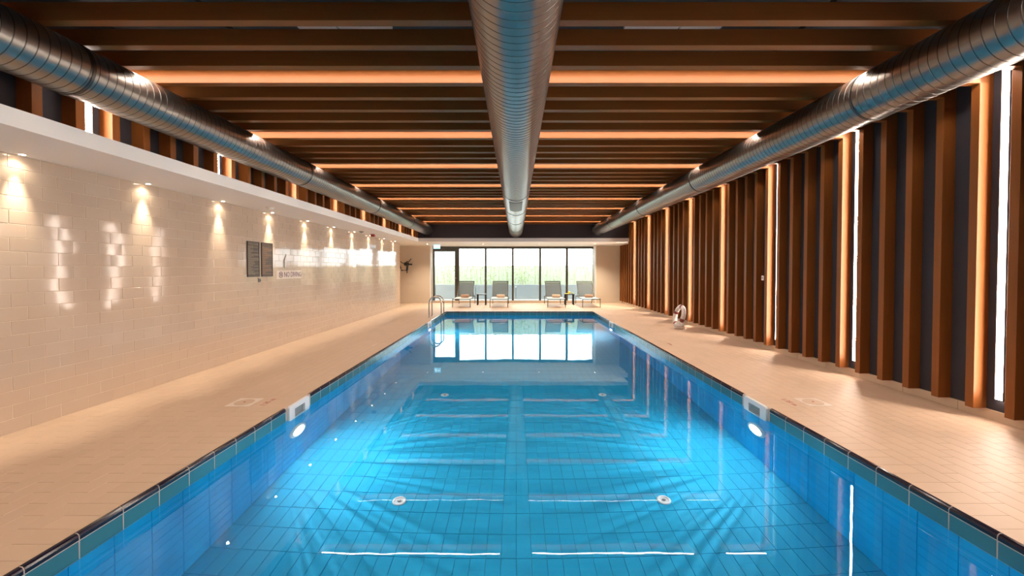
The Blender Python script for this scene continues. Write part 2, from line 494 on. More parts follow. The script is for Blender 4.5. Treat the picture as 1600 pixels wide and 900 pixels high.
# ------------------------------------------------------------------ ducts
def duct_shell(x, z, r, y0, y1, pitch, yspiral, name, parent):
    n = 48; m = MB()
    turns = int((yspiral - y0) / pitch)
    prof = [(0.0, 0.0), (0.025, 0.0016), (0.085, 0.0016), (0.11, 0.0), (0.14, 0.0), (0.55, 0.0004), (0.97, 0.0)]
    k = len(prof); N = turns*n
    # helical grid: rows follow the spiral seam
    vs = []
    for i in range(N+1):
        th = 2*PI*i/n
        for (u, dr) in prof:
            yy = y0 + pitch*(i/n + u); rr = r + dr
            vs.append((x + rr*math.cos(th), yy, z + rr*math.sin(th)))
    fs = []; seam = []
    for i in range(N):
        for j in range(k-1):
            a = i*k+j; (seam if j < 3 else fs).append((a, a+1, a+k+1, a+k))
        j = i + n   # join the last profile point to the next turn's first
        if j + 1 <= N: fs.append((i*k+k-1, j*k, (j+1)*k, (i+1)*k+k-1))
    m.add(vs, fs, 0, True)
    for f in seam: m.f.append(list(f)); m.m.append(1); m.smooth.append(True)
    return m
def make_duct(label, x, z, r, y0, yspiral, y1, bands, pitch=0.069):
    t = thing('air_duct', label, 'duct', (0, 0, 0), 0, 'galvanised round air ducts')
    duct_shell(x, z, r, y0, y1, pitch, yspiral, 'spiral_shell', t).build('spiral_shell', [M['duct'], M['duct_dark']], t)
    e = MB(); ys = yspiral - pitch
    e.lathe([(r+0.001, ys), (r+0.001, y1-0.10), (r*0.97, y1-0.05), (r*0.86, y1-0.02), (r*0.70, y1)], (x, 0, z), 'y', 48)
    e.build('plain_section', M['duct'], t)
    for b in bands:
        MB().lathe([(r-0.01, b-0.014), (r+0.006, b-0.012), (r+0.006, b-0.003), (r-0.001, b), (r+0.006, b+0.003), (r+0.006, b+0.012), (r-0.01, b+0.014)], (x, 0, z), 'y', 48).build('joint_band', M['duct_dark'], t)
    return t
make_duct('long galvanised spiral duct hanging below the slats along the tiled wall side', -3.60, 3.118, 0.213, REAR+0.1, 12.0, 16.15, (3.2, 6.6, 9.9, 13.2))
make_duct('long galvanised spiral duct hanging below the slats along the wood slat wall side', 3.33, 3.118, 0.226, REAR+0.1, 12.0, 16.15, (3.7, 7.1, 10.2, 13.4))
dc = make_duct('widest galvanised spiral duct, hanging over the middle of the pool', 0.0, 3.05, 0.27, REAR+0.1, 7.4, 15.9, (7.42, 9.4, 11.3, 13.6))
# grille and seam under the middle duct
gr = MB(); 
gx, gy0, gy1 = 0.12, 7.62, 8.75
for j in range(11):
    x = -gx + 2*gx*j/10; zz = 3.05 - math.sqrt(0.272**2 - x*x)
    gr.box(x-0.004, x+0.004, gy0, gy1, zz-0.010, zz+0.004)
f = MB()
def arc_strip(m, x0, x1, ya, yb, rr, n=8, mi=0):
    vs = []
    for i in range(n+1):
        x = x0+(x1-x0)*i/n; zz = 3.05 - math.sqrt(rr*rr-x*x); vs += [(x, ya, zz), (x, yb, zz)]
    m.add(vs, [(2*i, 2*i+1, 2*i+3, 2*i+2) for i in range(n)], mi)
arc_strip(f, -gx-0.012, gx+0.012, gy0-0.02, gy1+0.02, 0.2735)
gf = f.build('duct_grille', M['black'], dc)
gr.build('blade', M['duct_dark'], gf)['kind'] = 'stuff'
MB().box(-0.003, 0.003, 8.8, 15.8, 3.05-0.2745, 3.05-0.268).build('long_seam', M['duct_dark'], dc)

# linear diffusers and pipes up in the void
for (x0, x1, xm, lab) in ((-2.1, -1.2, -1.72, 'white slot diffuser seen between slats left of the middle duct'), (1.05, 1.98, 1.58, 'white slot diffuser seen between slats right of the middle duct')):
    t = thing('slot_diffuser', lab, 'air vent', (0, 3.845, 3.83), 0, 'slot diffusers above the slats')
    MB().box(x0, xm-0.01, -0.04, 0.04, 0, 0.17).build('blade_panel', M['diffuser'], t)
    MB().box(xm+0.01, x1, -0.04, 0.04, 0, 0.17).build('blade_panel', M['diffuser'], t)

# ------------------------------------------------------------------ pool
pb = MB()
pb.box(PL-0.25, PR+0.25, PY0-0.25, PY1+0.25, PZ-0.2, PZ-0.007)
pb.box(PL-0.25, PL-0.007, PY0-0.25, PY1+0.25, PZ-0.007, -0.26); pb.box(PR+0.007, PR+0.25, PY0-0.25, PY1+0.25, PZ-0.007, -0.26)
pb.box(PL-0.007, PR+0.007, PY1+0.007, PY1+0.25, PZ-0.007, -0.26); pb.box(PL-0.007, PR+0.007, PY0-0.25, PY0-0.007, PZ-0.007, -0.26)
pool = struct('swimming_pool', pb, M['pool_grout'], 'long rectangular indoor pool lined with blue tiles')
eg = MB()
eg.box(PL-0.03, PL-0.006, PY0-0.03, PY1+0.03, -0.26, -0.004); eg.box(PR+0.006, PR+0.03, PY0-0.03, PY1+0.03, -0.26, -0.004)
eg.box(PL-0.006, PR+0.006, PY1+0.006, PY1+0.03, -0.26, -0.004); eg.box(PL-0.006, PR+0.006, PY0-0.03, PY0-0.006, -0.26, -0.004)
o = eg.build('edge_bedding', M['edge_grout'], pool)
SK = [(4.44, 0.205), (11.2, 0.205)]       # skimmer centres along the pool
def near_skimmer(y, pad=0.0): return any(abs(y-c) < h+pad for c, h in SK)
# floor tiles
cells = []
nx = 42; w = (PR-PL)/nx
for i in range(nx):
    y = PY0
    while y < PY1-0.01:
        b = min(y+0.25, PY1); cells.append(((PL+(i+.5)*w, (y+b)/2, PZ), w-0.0035, b-y-0.0035)); y += 0.25
# keep only the tiles the camera meets through the water in the 300 singled out
def floor_score(c):
    return c
def pool_lay(name, mat_, cells, basis, limit=300):
    # the water bends the view: use the apparent depth for choosing which tiles show largest
    sc = []
    for c in cells:
        p = Vector(c[0]); q = Vector((p.x, p.y, WZ + (p.z-WZ)*0.5))
        s = (c[1]*c[2])/max(p.y, .3)**2 if in_frame(q) else 0
        sc.append((s, c))
    sc.sort(key=lambda t: -t[0])
    U, V, W = basis; R = Matrix((U, V, W)).transposed(); rest = MB(); cache = {}
    for k, (s, (p, L, H)) in enumerate(sc):
        if k < limit and s > 0:
            key = (round(L, 3), round(H, 3))
            if key not in cache: cache[key] = tile_mb(L, H, 0.007, 0.0015).mesh(name, mat_)
            o = bpy.data.objects.new(name, cache[key]); col.objects.link(o)
            o.matrix_world = Matrix.Translation(p) @ R.to_4x4(); o.parent = pool
        else:
            t = tile_mb(L, H, 0.007, 0.0015); rest.add([tuple(R @ Vector(v) + Vector(p)) for v in t.v], t.f)
    if rest.v:
        o = rest.build(name+'_field', mat_, pool); o['kind'] = 'stuff'
pool_lay('floor_tile', M['pool_tile'], cells, (X_, Y_, Z_))
zrows = [(-0.16, -0.285)] + [(-0.285-0.124*i, -0.285-0.124*(i+1)) for i in range(9)]
def wallcells(xw, y0, y1, rows):
    out = []
    for (za, zb) in rows:
        y = y0
        while y < y1-0.01:
            b = min(y+0.25, y1); out.append(((xw, (y+b)/2, (za+zb)/2), b-y-0.004, za-zb-0.004)); y += 0.25
    return out
pool_lay('side_tile', M['pool_wall_tile'], wallcells(PL, PY0, PY1, zrows), (Y_, Z_, X_), 150)
pool_lay('side_tile', M['pool_wall_tile'], wallcells(PR, PY0, PY1, zrows), (-Y_, Z_, -X_), 150)
ec = []
for (za, zb) in zrows:
    for i in range(21):
        ww = (PR-PL)/21; ec.append(((PL+(i+.5)*ww, PY1, (za+zb)/2), ww-0.004, za-zb-0.004))
pool_lay('end_tile', M['pool_wall_tile'], ec, (X_, Z_, -Y_), 21)
pool_lay('end_tile', M['pool_wall_tile'], [((p[0], PY0, p[2]), a, b) for (p, a, b) in ec], (-X_, Z_, Y_), 0)
# waterline tiles and rounded coping
wt = tile_mb(0.246, 0.118, 0.008, 0.002).mesh('waterline_tile', M['waterline'])
prof = [(-0.034, -0.004), (-0.034, 0.003), (-0.026, 0.006), (-0.012, 0.004), (-0.003, -0.003), (0.001, -0.014), (0.001, -0.034), (-0.03, -0.034)]
def coping_mb(L):
    m = MB(); k = len(prof); l = L/2
    vs = [(-l, w_, z) for (w_, z) in prof] + [(l, w_, z) for (w_, z) in prof]
    m.add(vs, [(i, i+k, (i+1) % k+k, (i+1) % k) for i in range(k)] + [tuple(range(k)), tuple(reversed(range(k, 2*k)))])
    return m
cp = coping_mb(0.2445).mesh('coping_tile', M['coping'])
def bead(L, loc, rot):
    bp_ = [(-0.03, -0.006), (-0.03, 0.001), (-0.025, 0.0042), (-0.012, 0.0022), (-0.0042, -0.0045), (-0.0006, -0.015), (-0.0012, -0.16), (-0.03, -0.16)]
    m = MB(); k = len(bp_); l = L/2
    m.add([(-l, w_, z) for (w_, z) in bp_] + [(l, w_, z) for (w_, z) in bp_], [(i, i+k, (i+1) % k+k, (i+1) % k) for i in range(k)] + [tuple(range(k)), tuple(reversed(range(k, 2*k)))])
    o = m.build('edge_grout', M['edge_grout'], pool); o.matrix_world = Matrix.Translation(loc) @ Matrix.Rotation(rot, 4, 'Z')
ym = (PY0+PY1)/2
bead(PY1-PY0, (PL, ym, 0), -PI/2); bead(PY1-PY0, (PR, ym, 0), PI/2); bead(PR-PL, ((PL+PR)/2, PY1, 0), PI); bead(PR-PL, ((PL+PR)/2, PY0, 0), 0)
def edge_run(p0, u, wdir, L, fit=False):
    n = int(round(L/0.25)); s = L/n
    for i in range(n):
        c = Vector(p0) + Vector(u)*(i+.5)*s
        if abs(u[1]) > .5 and near_skimmer(c.y, -0.03): continue
        R = Matrix((Vector(u), Vector(wdir), Vector(u).cross(Vector(wdir)))).transposed().to_4x4()
        o = bpy.data.objects.new('coping_tile', cp); col.objects.link(o)
        o.matrix_world = Matrix.Translation(c) @ R; o.parent = pool
        if R.determinant() < 0: pass
        R2 = Matrix((Vector(u), Z_, Vector(u).cross(Z_))).transposed().to_4x4()
        o = bpy.data.objects.new('waterline_tile', wt); col.objects.link(o)
        o.matrix_world = Matrix.Translation(c + Vector((0, 0, -0.0985))) @ R2; o.parent = pool
edge_run((PL, PY0+0.04, 0), (0, 1, 0), (1, 0, 0), PY1-PY0-0.04)
def mirrored_run():
    # right side: coping profile faces -x, so run the other way to keep z up
    n = int(round((PY1-PY0-0.04)/0.25)); s = (PY1-PY0-0.04)/n
    for i in range(n):
        c = Vector((PR, PY0+0.04+(i+.5)*s, 0))
        if near_skimmer(c.y, -0.03): continue
        for me, dz, W in ((cp, 0, None), (wt, -0.0985, 1)):
            o = bpy.data.objects.new('coping_tile' if me is cp else 'waterline_tile', me); col.objects.link(o)
            if me is cp: R = Matrix.Rotation(PI, 4, 'Z')
            else: R = Matrix.Identity(4)
            if me is cp:
                R = Matrix.Rotation(PI/2, 4, 'Z')
            else:
                R = Matrix((-Y_, Z_, (-Y_).cross(Z_))).transposed().to_4x4()
            o.matrix_world = Matrix.Translation(c + Vector((0, 0, dz))) @ R; o.parent = pool
# fix left coping orientation: local u -> +y, local w(second) -> +x  is a rotation by -90 deg plus flip of u
for o in [q for q in col.objects if q.name.startswith('coping_tile')]:
    o.matrix_world = Matrix.Translation(o.location) @ Matrix.Rotation(-PI/2, 4, 'Z')
# waterline faces on the left must look to +x
for o in [q for q in col.objects if q.name.startswith('waterline_tile')]:
    o.matrix_world = Matrix.Translation(o.location) @ Matrix((Y_, Z_, X_)).transposed().to_4x4()
mirrored_run()
# far and near ends
for (yy, rot, R2) in ((PY1, PI, Matrix((X_, Z_, -Y_))), (PY0, 0, Matrix((-X_, Z_, Y_)))):
    n = 21; s = (PR-PL)/n
    for i in range(n):
        c = Vector((PL+(i+.5)*s, yy, 0))
        o = bpy.data.objects.new('coping_tile', cp); col.objects.link(o)
        o.matrix_world = Matrix.Translation(c) @ Matrix.Rotation(rot, 4, 'Z'); o.parent = pool
        o = bpy.data.objects.new('waterline_tile', wt); col.objects.link(o)
        o.matrix_world = Matrix.Translation(c + Vector((0, 0, -0.0985))) @ R2.transposed().to_4x4(); o.parent = pool
# water
wm = MB(); wm.add([(PL-0.005, PY0-0.005, WZ), (PR+0.005, PY0-0.005, WZ), (PR+0.005, PY1+0.005, WZ), (PL-0.005, PY1+0.005, WZ)], [(0, 1, 2, 3)])
tag(wm.build('pool_water', M['water']), 'still clear blue water filling the pool', 'water', kind='stuff')

# skimmers
def rounded_frame(m, a, b, ia, ib, r, t, oy=0.0):
    """rounded rectangle a x b with an opening ia x ib (offset oy), thickness t; plane u,v, normal +w"""
    outer = []
    for (cx, cyy, a0) in ((a-r, b-r, 0), (-a+r, b-r, 90), (-a+r, -b+r, 180), (a-r, -b+r, 270)):
        for k in range(5):
            an = math.radians(a0+22.5*k); outer.append((cx+r*math.cos(an), cyy+r*math.sin(an)))
    inner = [(max(-ia, min(ia, x*1.0)), max(-ib, min(ib, y))+oy) for (x, y) in outer]
    n = len(outer); e = 0.006
    vs = [(x, y, 0) for x, y in outer] + [(x, y, t-e) for x, y in outer] + [(x*(1-e/a), y*(1-e/b), t) for x, y in outer] + [(x, y, t) for x, y in inner] + [(x, y, 0) for x, y in inner]
    fs = []
    for l in range(4):
        for i in range(n): fs.append((l*n+i, l*n+(i+1) % n, (l+1)*n+(i+1) % n, (l+1)*n+i))
    m.add(vs, fs)
def skimmer(side, y, lab):
    x = PL if side < 0 else PR; s = 1 if side < 0 else -1
    t = thing('pool_skimmer', lab, 'skimmer', (x, y, -0.086), 0, 'white pool skimmers')
    R = (Matrix((Y_, Z_, X_)) if side < 0 else Matrix((-Y_, Z_, -X_))).transposed().to_4x4()
    m = MB(); rounded_frame(m, 0.205, 0.098, 0.105, 0.050, 0.03, 0.030, -0.004)
    o = m.build('frame', M['white_plastic'], t); o.matrix_local = R
    m = MB().box(-0.11, 0.11, -0.056, 0.048, -0.004, 0.004)
    o = m.build('flap', M['grey_flap'], t); o.matrix_local = R
skimmer(-1, 4.44, 'white plastic skimmer frame in the pool side nearer the tiled wall, close to the camera')
skimmer(1, 4.44, 'white plastic skimmer frame in the pool side nearer the wood slats, close to the camera')
skimmer(-1, 11.2, 'far white skimmer frame in the pool side, just before the ladder')
skimmer(1, 11.2, 'far white skimmer frame in the pool side opposite the ladder')

# underwater lamps
def pool_lamp(side, y, lab):
    x = PL if side < 0 else PR; s = 1 if side < 0 else -1
    t = thing('underwater_lamp', lab, 'pool light', (x, y, -0.66), 0, 'round underwater pool lamps')
    m = MB(); pr = [(0.155, 0.0), (0.155, 0.012), (0.145, 0.022), (0.115, 0.024), (0.110, 0.018)]
    m.lathe([(r, s*h) for r, h in pr], axis='x', n=32); m.build('bezel', M['white_plastic'], t)
    m = MB(); m.lathe([(0.110, s*0.0185), (0.105, s*0.026), (0.07, s*0.032), (0.02, s*0.034)], axis='x', n=32); m.build('lens', M['pool_glow'], t)
    ld = bpy.data.lights.new('pool_beam', 'SPOT'); ld.energy = POOL_W; ld.spot_size = math.radians(165); ld.spot_blend = 0.9
    ld.shadow_soft_size = 0.02; ld.color = (0.95, 0.98, 1.0)
    ld.use_nodes = True
    nt = ld.node_tree; em = nt.nodes['Emission']
    tc = nt.nodes.new('ShaderNodeTexCoord'); sp = nt.nodes.new('ShaderNodeSeparateXYZ')
    nt.links.new(tc.outputs['Normal'], sp.inputs[0])
    dv = nt.nodes.new('ShaderNodeMath'); dv.operation = 'DIVIDE'      # fan-shaped ribs of the prismatic lens
    nt.links.new(sp.outputs['X'], dv.inputs[0]); nt.links.new(sp.outputs['Z'], dv.inputs[1])
    no = nt.nodes.new('ShaderNodeTexNoise'); no.noise_dimensions = '1D'; no.inputs['Scale'].default_value = 16.0; no.inputs['Detail'].default_value = 1.0
    nt.links.new(dv.outputs[0], no.inputs['W'])
    mr = nt.nodes.new('ShaderNodeMapRange'); mr.inputs[1].default_value = 0.38; mr.inputs[2].default_value = 0.62; mr.inputs[3].default_value = 0.45; mr.inputs[4].default_value = 1.65
    nt.links.new(no.outputs[0], mr.inputs[0]); nt.links.new(mr.outputs[0], em.inputs['Strength'])
    lo = bpy.data.objects.new('pool_beam', ld); col.objects.link(lo); lo.parent = t
    lo.location = (s*0.06, 0, 0)
    lo.rotation_euler = (0, math.radians(-90+22) if s > 0 else math.radians(90-22), 0)
    lo.rotation_euler = Vector((s, 0, -0.42)).to_track_quat('-Z', 'Y').to_euler()
pool_lamp(-1, 4.43, 'bright round underwater lamp below the near skimmer, tiled wall side')
pool_lamp(1, 4.43, 'bright round underwater lamp below the near skimmer, wood slat side')
pool_lamp(-1, 11.2, 'far underwater lamp below the skimmer beside the ladder')
pool_lamp(1, 11.2, 'far underwater lamp below the skimmer opposite the ladder')
pool_lamp(-1, -1.6, 'added unseen underwater lamp behind the camera on the tiled wall side')  # this out-of-view pair is added to light the near pool walls evenly
pool_lamp(1, -1.6, 'added unseen underwater lamp behind the camera on the wood slat side')

# floor inlets
def inlet(x, y, lab):
    t = thing('floor_inlet', lab, 'floor inlet', (x, y, PZ), 0, 'round white inlets on the pool floor')
    MB().lathe([(0.065, 0), (0.065, 0.006), (0.055, 0.012), (0.045, 0.010), (0.040, 0.006)], n=24).build('rim', M['white_plastic'], t)
    MB().lathe([(0.018, 0.005), (0.018, 0.012), (0.012, 0.015)], n=16).build('nozzle', M['grey_flap'], t)
inlet(-1.133, 3.79, 'near round white inlet on the blue pool floor, tiled wall side')
inlet(1.438, 3.79, 'near round white inlet on the blue pool floor, wood slat side')
inlet(-1.156, 6.37, 'small far round inlet on the pool floor, tiled wall side')
inlet(1.407, 6.37, 'small far round inlet on the pool floor, wood slat side')

# ladder
lad = thing('pool_ladder', 'stainless steel pool ladder with arched handrails at the far left corner of the pool', 'ladder', (PL, 12.5, 0))
for dy in (-0.22, 0.22):
    pts = [(-0.235, dy, 0.0), (-0.235, dy, 0.42)]
    for k in range(1, 12):
        a = PI - PI*k/12; pts.append((-0.045 + 0.19*math.cos(a), dy, 0.45 + 0.20*math.sin(a)))
    pts += [(0.145, dy, 0.42), (0.145, dy, 0.0), (0.145, dy, -0.70), (0.10, dy, -0.82), (0.02, dy, -0.86)]
    MB().tube(pts, 0.020, 12).build('handrail', M['steel'], lad)
    MB().lathe([(0.045, 0.0), (0.045, 0.006), (0.026, 0.016)], (-0.235, dy, 0), n=20).build('flange', M['steel'], lad)
for z in (-0.25, -0.48, -0.71):
    MB().box(0.115, 0.175, -0.215, 0.215, z, z+0.025, ch=0.004).build('tread', M['steel'], lad)

# ------------------------------------------------------------------ glazing
zt, zb = 1.5 + (421-385)*YW/F, 0.06
def gx(px): return (px-806)*YW/F
win = thing('window_1', 'wide wall of floor to ceiling glass panes in dark frames', 'window'); del win['category']; win['kind'] = 'structure'
fr = []
def bar(x0, x1, z0, z1, nm, d=0.05, par=None):
    return MB().box(x0, x1, YW-d, YW+d, z0, z1, ch=0.004).build(nm, M['frame'], par or win)
TOP = 1.5 + (421-389)*YW/F; BOT = 1.5 - (469.5-421)*YW/F
bar(gx(717.5), gx(930.5), TOP, 2.558, 'head_rail'); bar(gx(717.5), gx(930.5), 0.06, BOT, 'sill_rail')
for a, b in ((757.5, 760.3), (799.8, 802.8), (842.4, 845.4), (884, 887.2), (926.3, 930.5)):
    bar(gx(a), gx(b), BOT, TOP, 'mullion')
for a, b in ((717.5, 757.5), (760.3, 799.8), (802.8, 842.4), (845.4, 884), (887.2, 926.3)):
    MB().box(gx(a), gx(b), YW-0.006, YW+0.006, BOT, TOP).build('pane', M['glass'], win)
door = thing('door_1', 'dark framed glass door at the left end of the glazing', 'door'); del door['category']; door['kind'] = 'structure'
DT = 1.5 + (421-393.2)*YW/F
bar(gx(672.6), gx(679.4), 0.06, 2.558, 'door_frame', 0.06, door); bar(gx(711), gx(717.5), 0.06, 2.558, 'door_frame', 0.06, door)
bar(gx(679.4), gx(711), DT, 2.558, 'door_frame', 0.06, door); bar(gx(679.4), gx(711), 0.06, BOT, 'sill_rail', 0.05, door)
MB().box(gx(679.4), gx(711), YW-0.006, YW+0.006, BOT, DT).build('pane', M['glass'], door)
MB().tube([(gx(713), YW-0.06, 1.10), (gx(713), YW-0.12, 1.10), (gx(713)-0.13, YW-0.12, 1.10)], 0.011, 8).build('door_handle', M['alu'], door)

# outside
struct('terrace', MB().box(-14, 14, YW+0.1, 24, -0.25, 0.02), M['terrace'], 'pale paved terrace outside the glazing')
pw = MB()
for i in range(12): pw.box(-12+2*i+0.01, -12+2*i+1.99, 19.6, 19.75, 0.02, 0.745)
struct('parapet_wall', pw, M['parapet'], 'low pale blue grey planter wall outside the glazing')
struct('planter_soil', MB().box(-12, 12, 19.75, 20.9, 0.02, 0.6), M['terrace'])
struct('boundary_fence', MB().box(-14, 14, 20.9, 21.0, 0.02, 1.70), M['fence'], 'pale fence behind the planting')
hb = MB()
rnd = random.Random(3)
xx = -9.0
while xx < 9.0:
    dens = 0.25 + 1.3*abs(math.sin(xx*1.7+1.1))**2*abs(math.cos(xx*0.63))
    for k in range(int(80*dens)):
        h = 0.6 + rnd.random()**1.1*1.12
        x = xx + rnd.gauss(0, 0.16); y = 20.35 + rnd.gauss(0, 0.14)
        a = rnd.random()*2*PI; L = rnd.uniform(0.06, 0.14); wd = L*0.16; tl = rnd.uniform(-0.9, 0.9)
        d = Vector((math.cos(a), math.sin(a), tl)).normalized()*L; sd = Vector((-math.sin(a), math.cos(a), 0.3)).normalized()*wd
        p = Vector((x, max(20.0, min(y, 20.8)), h))
        hb.add([p-d*.5, p+sd, p+d*.6, p-sd], [(0, 1, 2, 3)])
    for k in range(3):
        x = xx + rnd.gauss(0, 0.12); hb.tube([(x, 20.35, 0.55), (x+rnd.gauss(0, .04), 20.35, 1.2), (x+rnd.gauss(0, .08), 20.35, 1.74)], 0.006, 4)
    xx += 0.33
tag(hb.build('bamboo_hedge', M['leaf']), 'wispy pale green bamboo hedge behind the planter wall outside', 'hedge', kind='stuff')

# ------------------------------------------------------------------ soffit lamps
def downlight(x, y, lab, group, wall=True):
    t = thing('downlight', lab, 'downlight', (x, y, 2.56), 0, group)
    MB().lathe([(0.030, -0.004), (0.034, -0.001), (0.034, 0.0)], n=20).build('trim_ring', M['white_plastic'], t)
    MB().lathe([(0.020, -0.0065), (0.022, -0.004)], n=16).build('lens', M['lamp_glow'], t)
    ld = bpy.data.lights.new('downlight_beam', 'SPOT'); ld.energy = SPOT_W; ld.color = (1.0, 0.87, 0.68)
    ld.spot_size = math.radians(150 if wall else 120); ld.spot_blend = 1.0
    if not wall: ld.energy = 250 if x < 2 else 420
    else:
        # reflector lamp: soft wide spill with a narrow bright core
        ld.use_nodes = True; nt = ld.node_tree; em = nt.nodes['Emission']
        tc = nt.nodes.new('ShaderNodeTexCoord'); sp = nt.nodes.new('ShaderNodeSeparateXYZ'); ab = nt.nodes.new('ShaderNodeMath'); ab.operation = 'ABSOLUTE'
        mr = nt.nodes.new('ShaderNodeMapRange'); mr.interpolation_type = 'SMOOTHSTEP'
        mr.inputs[1].default_value = 0.925; mr.inputs[2].default_value = 0.9985; mr.inputs[3].default_value = 0.08; mr.inputs[4].default_value = 2.2
        nt.links.new(tc.outputs['Normal'], sp.inputs[0]); nt.links.new(sp.outputs['Z'], ab.inputs[0]); nt.links.new(ab.outputs[0], mr.inputs[0]); nt.links.new(mr.outputs[0], em.inputs['Strength']); ld.shadow_soft_size = 0.018
    lo = bpy.data.objects.new('downlight_beam', ld); col.objects.link(lo); lo.parent = t; lo.location = (0, 0, -0.02)
O10 = ORD + ['ninth', 'tenth']
for k in range(-3, 10):
    lab = ('small recessed soffit spotlight washing the tiled wall, %s one counted from the camera' % O10[k]) if k >= 0 else 'small recessed soffit spotlight beside the camera, %s one back' % ORD[-k-1]
    downlight(-4.545, 3.65+1.245*k, lab, 'spotlights along the tiled wall')
for x, lab in ((-3.70, 'small recessed spotlight over the glass door'), (-1.37, 'small recessed spotlight over the second glass pane'), (0.98, 'small recessed spotlight over the fourth glass pane'), (3.32, 'small recessed spotlight at the wood slat end of the glazing')):
    downlight(x, 16.5, lab, 'spotlights over the glazing', False)

# exit sign, beacon, detectors
es = thing('exit_sign', 'glowing pale blue exit sign with white running figure above the glass door', 'exit sign', (-3.28, 16.4, 2.56))
MB().box(-0.14, 0.14, -0.012, 0.012, -0.20, -0.03, ch=0.003).build('panel', M['exit_glow'], es)
MB().box(-0.15, 0.15, -0.02, 0.02, -0.032, 0.0, ch=0.003).build('housing', M['white_plastic'], es)
pm = MB()
def quad(m, pts, d=0.004): 
    n = len(pts)
    m.add([(x, -0.012, z) for x, z in pts] + [(x, -0.012-d, z) for x, z in pts], [tuple(range(n)), tuple(reversed(range(n, 2*n)))] + [(i, (i+1) % n, (i+1) % n+n, i+n) for i in range(n)])
quad(pm, [(-0.055+0.012*math.cos(a*PI/4), -0.065+0.012*math.sin(a*PI/4)) for a in range(8)])
quad(pm, [(-0.075, -0.085), (-0.045, -0.080), (-0.055, -0.125), (-0.08, -0.12)])
quad(pm, [(-0.08, -0.12), (-0.06, -0.12), (-0.095, -0.165), (-0.11, -0.16)])
quad(pm, [(-0.065, -0.12), (-0.045, -0.12), (-0.035, -0.17), (-0.05, -0.17)])
quad(pm, [(-0.05, -0.085), (-0.02, -0.10), (-0.024, -0.108), (-0.052, -0.096)])
quad(pm, [(0.01, -0.125), (0.06, -0.125), (0.06, -0.145), (0.10, -0.115), (0.06, -0.085), (0.06, -0.105), (0.01, -0.105)])
pm.build('pictogram', M['exit_white'], es)
rb = thing('alarm_beacon', 'small red alarm beacon under the soffit near the end of the tiled wall', 'alarm', (-4.25, 11.75, 2.56))
MB().box(-0.065, 0.065, -0.05, 0.05, -0.02, 0.0, ch=0.003).build('base_plate', M['white_plastic'], rb)
MB().box(-0.062, 0.062, -0.045, 0.045, -0.085, -0.02, ch=0.012).build('beacon_body', M['red'], rb)
for (x, y, lab) in ((-4.30, 11.0, 'round grey detector on the soffit beside the red beacon'), (-4.20, 6.75, 'faint flat round detector on the soffit above the notice boards')):
    t = thing('smoke_detector', lab, 'detector', (x, y, 2.56))
    MB().lathe([(0.035, -0.035), (0.05, -0.028), (0.055, -0.012), (0.065, -0.010), (0.065, 0.0)], n=24).build('housing', M['grey_flap'] if y > 10 else M['plaster'], t)
    MB().lathe([(0.018, -0.040), (0.02, -0.034)], n=12).build('sensor', M['black'] if y > 10 else M['plaster'], t)

# ------------------------------------------------------------------ signs on the tiled wall
wallb = (Y_, Z_, X_)
def sign(y0, y1, z0, z1, lab, ink, head, seed):
    t = thing('notice_board', lab, 'notice board', (XL+0.001, (y0+y1)/2, (z0+z1)/2), 0, 'dark notice boards')
    w, h = (y1-y0)/2, (z1-z0)/2
    MB().box(0, 0.012, -w, w, -h, h, ch=0.002).build('board', M['sign_brown'], t)
    fm = MB(); e = 0.008
    fm.box(0.010, 0.017, -w, w, h-e, h); fm.box(0.010, 0.017, -w, w, -h, -h+e); fm.box(0.010, 0.017, -w, -w+e, -h+e, h-e); fm.box(0.010, 0.017, w-e, w, -h+e, h-e)
    fm.build('border', M['black'], t)
    rnd = random.Random(seed); m = MB(); z = h-0.085
    while z > -h+0.03:
        y = -w+0.02; end = rnd.choice([0.3, 0.45, 0.6, 0.85, 0.95])*2*w - w
        while y < end-0.01:
            l = rnd.uniform(0.012, 0.035); m.box(0.0118, 0.0132, y, min(y+l, w-0.015), z, z+0.0085); y += l+0.006
        z -= 0.0175
    o = m.build('text_lines', M[ink], t); o['kind'] = 'stuff'
    put_text('heading', head, 0.050, M[ink], t, (XL+0.013, (y0+y1)/2, z1-0.045), wallb, 0.0012, 0.9)
sign(6.77, 7.085, 1.37, 1.99, 'dark notice board with pale small print, the one nearer the camera', 'sign_ink', 'POOL RULES', 1)
sign(7.15, 7.47, 1.37, 1.99, 'dark brown notice board with coppery small print, beside the other board', 'sign_ink_warm', 'THE POOL', 2)
nd = thing('no_diving_sign', 'off-white NO DIVING plate on the tiled wall beyond the notice boards', 'sign', (XL+0.001, 8.04, 1.395))
MB().box(0, 0.006, -0.44, 0.44, -0.085, 0.085, ch=0.001).build('plate', M['plate'], nd)
put_text('lettering', 'NO DIVING', 0.15, M['plum_ink'], nd, (XL+0.0085, 8.16, 1.395), wallb, 0.0012, 0.80)
ic = MB(); yc = -0.30
ic.tube([(0.0075, yc+0.058*math.cos(2*PI*k/20), 0.058*math.sin(2*PI*k/20)) for k in range(20)], 0.005, 6, closed=True)
ic.tube([(0.0075, yc-0.04, 0.04), (0.0075, yc+0.04, -0.04)], 0.005, 6)
ic.tube([(0.0075, yc-0.03, -0.03), (0.0075, yc+0.015, 0.005), (0.0075, yc+0.02, 0.035)], 0.006, 6)
ic.build('pictogram', M['plum_ink'], nd)
dg = thing('wall_decal', 'thin grey curved decal on the tiles above the NO DIVING plate', 'decal', (XL+0.001, 7.9, 1.65))
